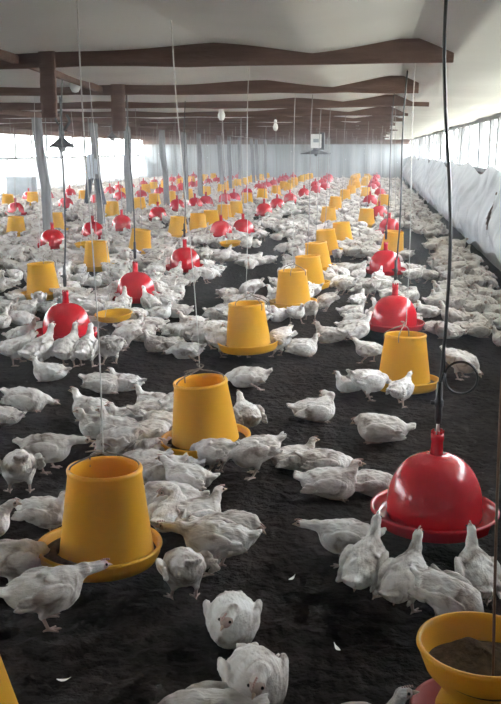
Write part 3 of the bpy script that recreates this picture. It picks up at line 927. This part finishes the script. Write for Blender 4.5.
# (px, py of the ground under the body, heading, pose, scale, label)
HAND = [
 (47, 624, 38, 'reach', .98, 'white broiler at the left edge, stretching its head over the pan of the largest feeder'),
 (14, 590, 48, 'feed', .92, 'broiler with its head down at the rear left of the largest feeder pan'),
 (44, 524, 350, 'sit', .86, 'pale broiler crouched behind the largest feeder, at its left side'),
 (-15, 548, 8, 'walk', .85, 'broiler mostly cut off by the left edge, only its pinkish head showing'),
 (184, 598, 118, 'scruff', .92, 'ruffled broiler standing with its back turned, right beside the largest feeder pan'),
 (217, 570, 178, 'reach', .98, 'broiler stretching its long neck flat into the largest feeder pan'),
 (230, 545, 350, 'tuck', .98, 'white broiler with bowed brownish head, behind the long-necked one'),
 (172, 528, 75, 'preen', .90, 'broiler with raised neck and untidy wings, just right of the largest feeder'),
 (188, 500, 172, 'walk', .84, 'smooth broiler with head towards the largest feeder, third up along its right side'),
 (178, 477, 170, 'sprawl', .84, 'dull brownish broiler crouched in front of the leaning feeder'),
 (215, 473, 155, 'feed', .86, 'broiler pecking at the front of the leaning yellow feeder, one leg showing'),
 (255, 475, 196, 'feed', .95, 'creamy broiler standing tail up at the right of the leaning feeder'),
 (294, 468, 20, 'sit', .84, 'creamy broiler hunched behind two lying ones, right of the leaning feeder'),
 (325, 472, 5, 'sprawl', .90, 'broiler lying stretched out with head lifted, between two neighbours left of the nearest drinker'),
 (330, 496, 0, 'sit', .98, 'broiler with ragged tail lying before two others, left of the nearest drinker'),
 (373, 493, 5, 'sprawl', .84, 'smooth broiler lying closest to the left rim of the nearest drinker'),
 (233, 640, 278, 'puff', 1.0, 'white broiler sitting alone face on with bowed head, middle of bare foreground litter'),
 (255, 704, 285, 'puff', 1.05, 'white broiler sitting face on at the bottom edge, wings puffed'),
 (204, 738, 182, 'sprawl', 1.05, 'broiler at the bottom edge with only its white back showing'),
 (356, 772, 5, 'alert', .88, 'broiler cut off by the bottom edge, only its white head showing'),
 (346, 562, 176, 'reach', .86, 'broiler with pink face stretching its neck sideways, left of the nearest drinker'),
 (364, 594, 72, 'alert', .93, 'broiler reaching up to the nearest drinker, leftmost of three drinking there'),
 (403, 608, 66, 'alert', .90, 'broiler with neck raised at the nearest drinker, middle of three drinking there'),
 (475, 602, 97, 'alert', .88, 'broiler with upright neck at the nearest drinker, rightmost of three drinking there'),
 (448, 628, 340, 'scruff', .90, 'broiler with fanned white tail bending down behind the yellow feed bowl'),
 (20, 492, 118, 'scruff', 1.0, 'big broiler standing with rounded back at the left edge, pink legs showing'),
 (48, 470, 5, 'reach', .95, 'broiler with pinkish head pointing towards the largest feeder, behind the big rounded one'),
 (27, 408, 355, 'sprawl', 1.0, 'white broiler lying on bare litter with head bent down, near the left edge'),
 (3, 425, 180, 'sit', .82, 'broiler cut off by the left edge, only its pale rump showing on bare litter'),
 (92, 420, 158, 'sit', 1.0, 'white broiler sitting upright with raised neck, behind the largest feeder string'),
 (103, 391, 5, 'sprawl', .95, 'dusky broiler lying just behind the upright sitting one'),
 (126, 390, 178, 'sit', .82, 'small pale broiler lying at the far end of the dusky one'),
 (50, 380, 182, 'sit', .90, 'white broiler sitting on litter just before the ringed red drinker'),
 (40, 367, 66, 'alert', 1.1, 'first upright broiler at the ringed red drinker, counted from its left side'),
 (69, 366, 84, 'alert', 1.1, 'second upright broiler at the ringed red drinker, counted from its left side'),
 (87, 366, 92, 'alert', 1.08, 'third upright broiler at the ringed red drinker, counted from its left side'),
 (110, 364, 140, 'feed', 1.05, 'broiler with drooping tail at the right side of the ringed red drinker'),
 (17, 364, 50, 'walk', 1.0, 'white broiler standing at the far left side of the ringed red drinker'),
 (155, 412, 176, 'sit', .90, 'broiler facing away from the leaning feeder, farthest back at its left side'),
 (152, 427, 20, 'walk', .82, 'broiler with raised head against the left side of the leaning feeder'),
 (128, 426, 200, 'sit', .82, 'white broiler sitting outermost in the crowd left of the leaning feeder'),
 (130, 450, 182, 'sprawl', 1.0, 'large creamy broiler lying right behind the rim of the largest feeder'),
 (152, 462, 250, 'preen', .90, 'broiler curling its neck round to preen, in the crowd between both big feeders'),
 (117, 462, 170, 'scruff', .90, 'broiler with spiky raised tail directly behind the largest feeder handle'),
 (160, 492, 190, 'feed', .84, 'broiler half hidden against the right side of the largest feeder'),
 (164, 440, 10, 'feed', .80, 'yellowish broiler feeding pressed to the left side of the leaning feeder'),
 (247, 425, 118, 'sit', .95, 'broiler with raised curled neck at the rear right of the leaning feeder'),
 (248, 385, 178, 'sprawl', 1.0, 'white broiler sleeping stretched out beyond the leaning feeder'),
 (315, 420, 8, 'preen', .96, 'broiler resting alone on bare litter, head tucked to its wing'),
 (381, 441, 178, 'tuck', 1.05, 'big white broiler resting alone between feeder and nearest drinker'),
 (350, 391, 186, 'sit', .75, 'small broiler sitting left of the feeder that stands before a red drinker'),
 (368, 399, 30, 'feed', .95, 'creamy broiler pecking into the feeder that stands before a red drinker'),
 (401, 405, 62, 'walk', .80, 'small white chick standing in front of the feeder before a red drinker'),
 (460, 378, 350, 'scruff', .98, 'rumpled white broiler standing behind the coiled black hose'),
 (368, 362, 176, 'walk', .78, 'broiler with raised curled neck just left of the second red drinker in the right row'),
 (187, 357, 176, 'sprawl', .92, 'flat white broiler lying alone behind the string of the leaning feeder'),
 (277, 356, 150, 'feed', .85, 'broiler pecking at the right side of the third yellow feeder'),
 (302, 355, 0, 'sit', .95, 'broiler resting with wing tip raised, right of the third yellow feeder'),
 (330, 342, 178, 'sit', .95, 'white broiler sitting alone between third yellow feeder and second red drinker'),
 (243, 357, 85, 'feed', .85, 'broiler with its back turned in front of the third yellow feeder'),
 (222, 356, 20, 'feed', .92, 'broiler crouching at the left front of the third yellow feeder'),
 (193, 344, 190, 'scruff', .85, 'broiler standing behind the flat lying one, left of the third yellow feeder'),
 (437, 333, 5, 'sprawl', .85, 'broiler lying flat beside the black hose in the right aisle'),
 (473, 325, 178, 'sit', .85, 'first of two white broilers side by side near the right edge'),
 (494, 326, 182, 'tuck', .85, 'second of two white broilers side by side, touching the right edge'),
 (127, 349, 200, 'scruff', .95, None), (142, 341, 20, 'tuck', .95, None), (158, 351, 170, 'sit', .9, None), (176, 337, 10, 'sit', .9, None), (151, 331, 190, 'sit', .95, None), (205, 350, 10, 'walk', .9, None), (212, 338, 170, 'tuck', .9, None), (131, 334, 30, 'sit', .9, None), (192, 329, 200, 'sit', .9, None), (172, 352, 350, 'tuck', .85, None),
 (120, 440, 160, 'sit', .95, None), (141, 474, 200, 'sprawl', .95, None), (172, 512, 185, 'tuck', .95, None), (196, 527, 30, 'sit', .9, None), (100, 436, 190, 'sit', .9, None), (148, 445, 30, 'tuck', .95, None), (180, 430, 350, 'feed', .8, None),
 (437, 307, 10, 'sit', .9, None), (428, 317, 160, 'sit', .85, None), (455, 313, 30, 'walk', .85, None), (447, 300, 170, 'sit', .85, None),
 (505, 345, 180, 'sit', .85, None), (358, 305, 60, 'sit', .85, None), (352, 318, 10, 'sit', .9, None),
]
placed = []                                           # (x, y, pose, obj)
FLOCK = 'white broilers on the litter'
for (px, py, hd, pose, sc, lab) in HAND:
    p = at(px, py, 0)
    placed.append((p.x, p.y, pose, place(p.x, p.y, hd, pose, sc, lab, FLOCK)))

# the rest of the flock: dense to the left, thin along the aisles
blocked = [(at(23, 199).x, at(23, 199).y, .65)] + [(x, y, .27 if k == 'Y' else .27) for (x, y, k, *_r) in FEEDERS]
def project(x, y, z=0):
    v = CM.transposed() @ Vector((x, y, z - CAM_Z))
    return (W / 2 + F * v.x / -v.z, H / 2 - F * v.y / -v.z)
def dens(x, y, px, py):
    if y < 6.1: return 0
    if py > 337 and px > 60: return 0
    d = .66 if y < 20 else .74
    if py > 330: d = .5 if px < 30 else 0
    if -1.85 < x < -.95: d = .50 if y > 24 else (.30 if y > 15 else (.16 if y > 8.3 else .45))
    if -.95 < x < .44 and y < 26: d = .50
    if -.40 < x < -.0: d = .38 if y > 7.8 else .22
    if .44 < x < .84 and y < 21: d = .04 if y < 16 else .25
    if x >= .84: d = .72 if y > 7.6 else 0.0
    if x > .66 and 7.6 < y < 9.6: d = .60
    for (a, b, r) in holes:
        if (px - a) ** 2 / r ** 2 + (py - b) ** 2 / (r * .45) ** 2 < 1: d *= .1
    return d
holes = [(285, 300, 0.1), (205, 292, 26), (232, 275, 22), (25, 248, 14), (262, 285, 16), (155, 240, 10), (285, 245, 12), (350, 330, 22), (420, 290, 25), (415, 250, 14), (365, 275, 9), (268, 318, 10)]
_vn = np.random.default_rng(5).random((120, 200))
def clump(x, y):
    x, y = (x + 20) / .42, y / .50
    i, j = int(x), int(y); u, v = x - i, y - j
    u, v = u * u * (3 - 2 * u), v * v * (3 - 2 * v)
    n = (_vn[i, j] * (1 - u) + _vn[i + 1, j] * u) * (1 - v) + (_vn[i, j + 1] * (1 - u) + _vn[i + 1, j + 1] * u) * v
    return min(max((n - .5) * 1.5 + .5, 0), .999)
cell = {}
def ok(x, y, r):
    i, j = int(x / .3 + 100), int(y / .3)
    for a in (-1, 0, 1):
        for b in (-1, 0, 1):
            for (u, v) in cell.get((i + a, j + b), ()):
                if (x - u) ** 2 + (y - v) ** 2 < r * r: return False
    return True
def put(x, y): cell.setdefault((int(x / .3 + 100), int(y / .3)), []).append((x, y))
for (x, y, *_r) in placed: put(x, y)
cand = []
def try_add(x, y, head, pose, rmin):
    if not (-10.9 < x < 1.28 and y < 45.3): return
    px, py = project(x, y)
    if not (-25 < px < 525): return
    if not ok(x, y, rmin): return
    put(x, y); cand.append((x, y, head, pose))
# birds gathered round each feeder and drinker
for (x, y, kind, *_r) in FEEDERS:
    if y < 6.2: continue
    n = 8 if kind == 'Y' else 9
    a0 = random.uniform(0, 6.28)
    for i in range(n):
        a = a0 + i * 2 * math.pi / n + random.uniform(-.15, .15)
        rr = .335 + random.uniform(-.02, .05)
        hx, hy = x + rr * math.cos(a), y + rr * math.sin(a)
        if random.random() < .8:
            px, py = project(hx, hy)
            if py > 350 or .50 < hx < .84: continue
            try_add(hx, hy, math.degrees(a) + 180 + random.uniform(-18, 18), random.choice(['alert', 'alert', 'walk', 'reach'] if kind == 'R' else ['feed', 'feed', 'reach', 'scruff']), .14)
POOL = ['sit'] * 5 + ['tuck'] * 3 + ['sprawl'] * 4 + ['preen'] * 2 + ['walk'] * 3 + ['scruff'] * 2 + ['alert', 'feed', 'feed']
for t in range(60000):
    y = 6.1 + 39.2 * random.random() ** 1.35
    half = y * .30 + 1
    x = random.uniform(max(-10.9, y * -.42 - .4), 1.28)
    px, py = project(x, y)
    if not (-25 < px < 525): continue
    if clump(x, y) > dens(x, y, px, py): continue
    if any((x - a) ** 2 + (y - b) ** 2 < r * r for a, b, r in blocked): continue
    try_add(x, y, random.choice([random.uniform(0, 360), random.gauss(0, 25), random.gauss(180, 25)]), random.choice(POOL), .172)
cand.sort(key=lambda c: c[1])
keep = 300 - len(placed)
rnd = random.Random(3)
for (x, y, hd, pose) in cand[:keep]:
    placed.append((x, y, pose, place(x, y, hd, pose, rnd.uniform(.78, .98), None, FLOCK, detailed=False)))
# labels by what each bird stands beside
WORD = {'alert': 'upright', 'feed': 'pecking', 'reach': 'stretching', 'sit': 'sitting', 'tuck': 'crouching', 'sprawl': 'lying', 'preen': 'preening', 'puff': 'puffed', 'scruff': 'rumpled', 'walk': 'standing'}
rel = {}
for (x, y, pose, o) in placed:
    if 'label' in o: continue
    L = min(LAND, key=lambda l: (l[0] - x) ** 2 + (l[1] - y) ** 2)
    dx, dy = x - L[0], y - L[1]
    side = ('right of' if dx > 0 else 'left of') if abs(dx) > abs(dy) else ('behind' if dy > 0 else 'before')
    rel.setdefault((WORD[pose], side, L[2]), []).append((dx * dx + dy * dy, o))
for (w, side, ph), lst in rel.items():
    lst.sort(key=lambda t: t[0])
    for n, (d, o) in enumerate(lst):
        o['label'] = '%s broiler %s %s%s' % (w, side, ph, '' if len(lst) == 1 else ', closest to it' if n == 0 else ', %s closest' % ORD[n])
# everything beyond is one flock
VV, QQ, MI, off = [], [], [], 0
for (x, y, hd, pose) in cand[keep:]:
    V, Q, mi = (LOWM if y < 20 else FARM)[pose]
    a = R(hd); sc = rnd.uniform(.82, 1.0) * BS
    Rm = np.array(((math.cos(a), -math.sin(a), 0), (math.sin(a), math.cos(a), 0), (0, 0, 1)))
    VV.append((V * sc) @ Rm.T + np.array((x, y, -.004))); QQ.append(Q + off); MI.append(mi); off += len(V)
fl = bpy.data.objects.new('flock', to_mesh('flock', np.concatenate(VV), np.concatenate(QQ), np.concatenate(MI)))
COL.objects.link(fl)
props(fl, 'dense flock of white broilers filling the far part of the shed', 'chickens', kind='stuff')
print('CHICKENS', len(placed), len(cand) - keep, off)

# loose feathers on the litter
bm = bmesh.new()
grid(bm, 6, 2, lambda u, v: ((u - .5) * .05, (v - .5) * .016 * math.sin(math.pi * min(.95, u + .08)), .004 + .008 * (u - .4) ** 2 * 4 + .003 * (v - .5) ** 2))
FB = link_mesh('feather', bm, M_FEATHERBIT, do_link=False)
for px, py, a, lab in ((337, 650, 120, 'white feather on the bare litter before the feed bowl'), (430, 463, 20, 'small white feather lying right above the nearest drinker'),
                       (292, 580, 60, 'small white feather on litter between face-on broiler and drinker'), (64, 682, 10, 'small feather on dark litter near the lower left corner')):
    p = at(px, py, 0); o = FB.copy(); COL.objects.link(o); o.location = (p.x, p.y, .002); o.rotation_euler = (0, 0, R(a)); o.scale = (.8, .8, .8)
    props(o, lab, 'feather', 'loose feathers')
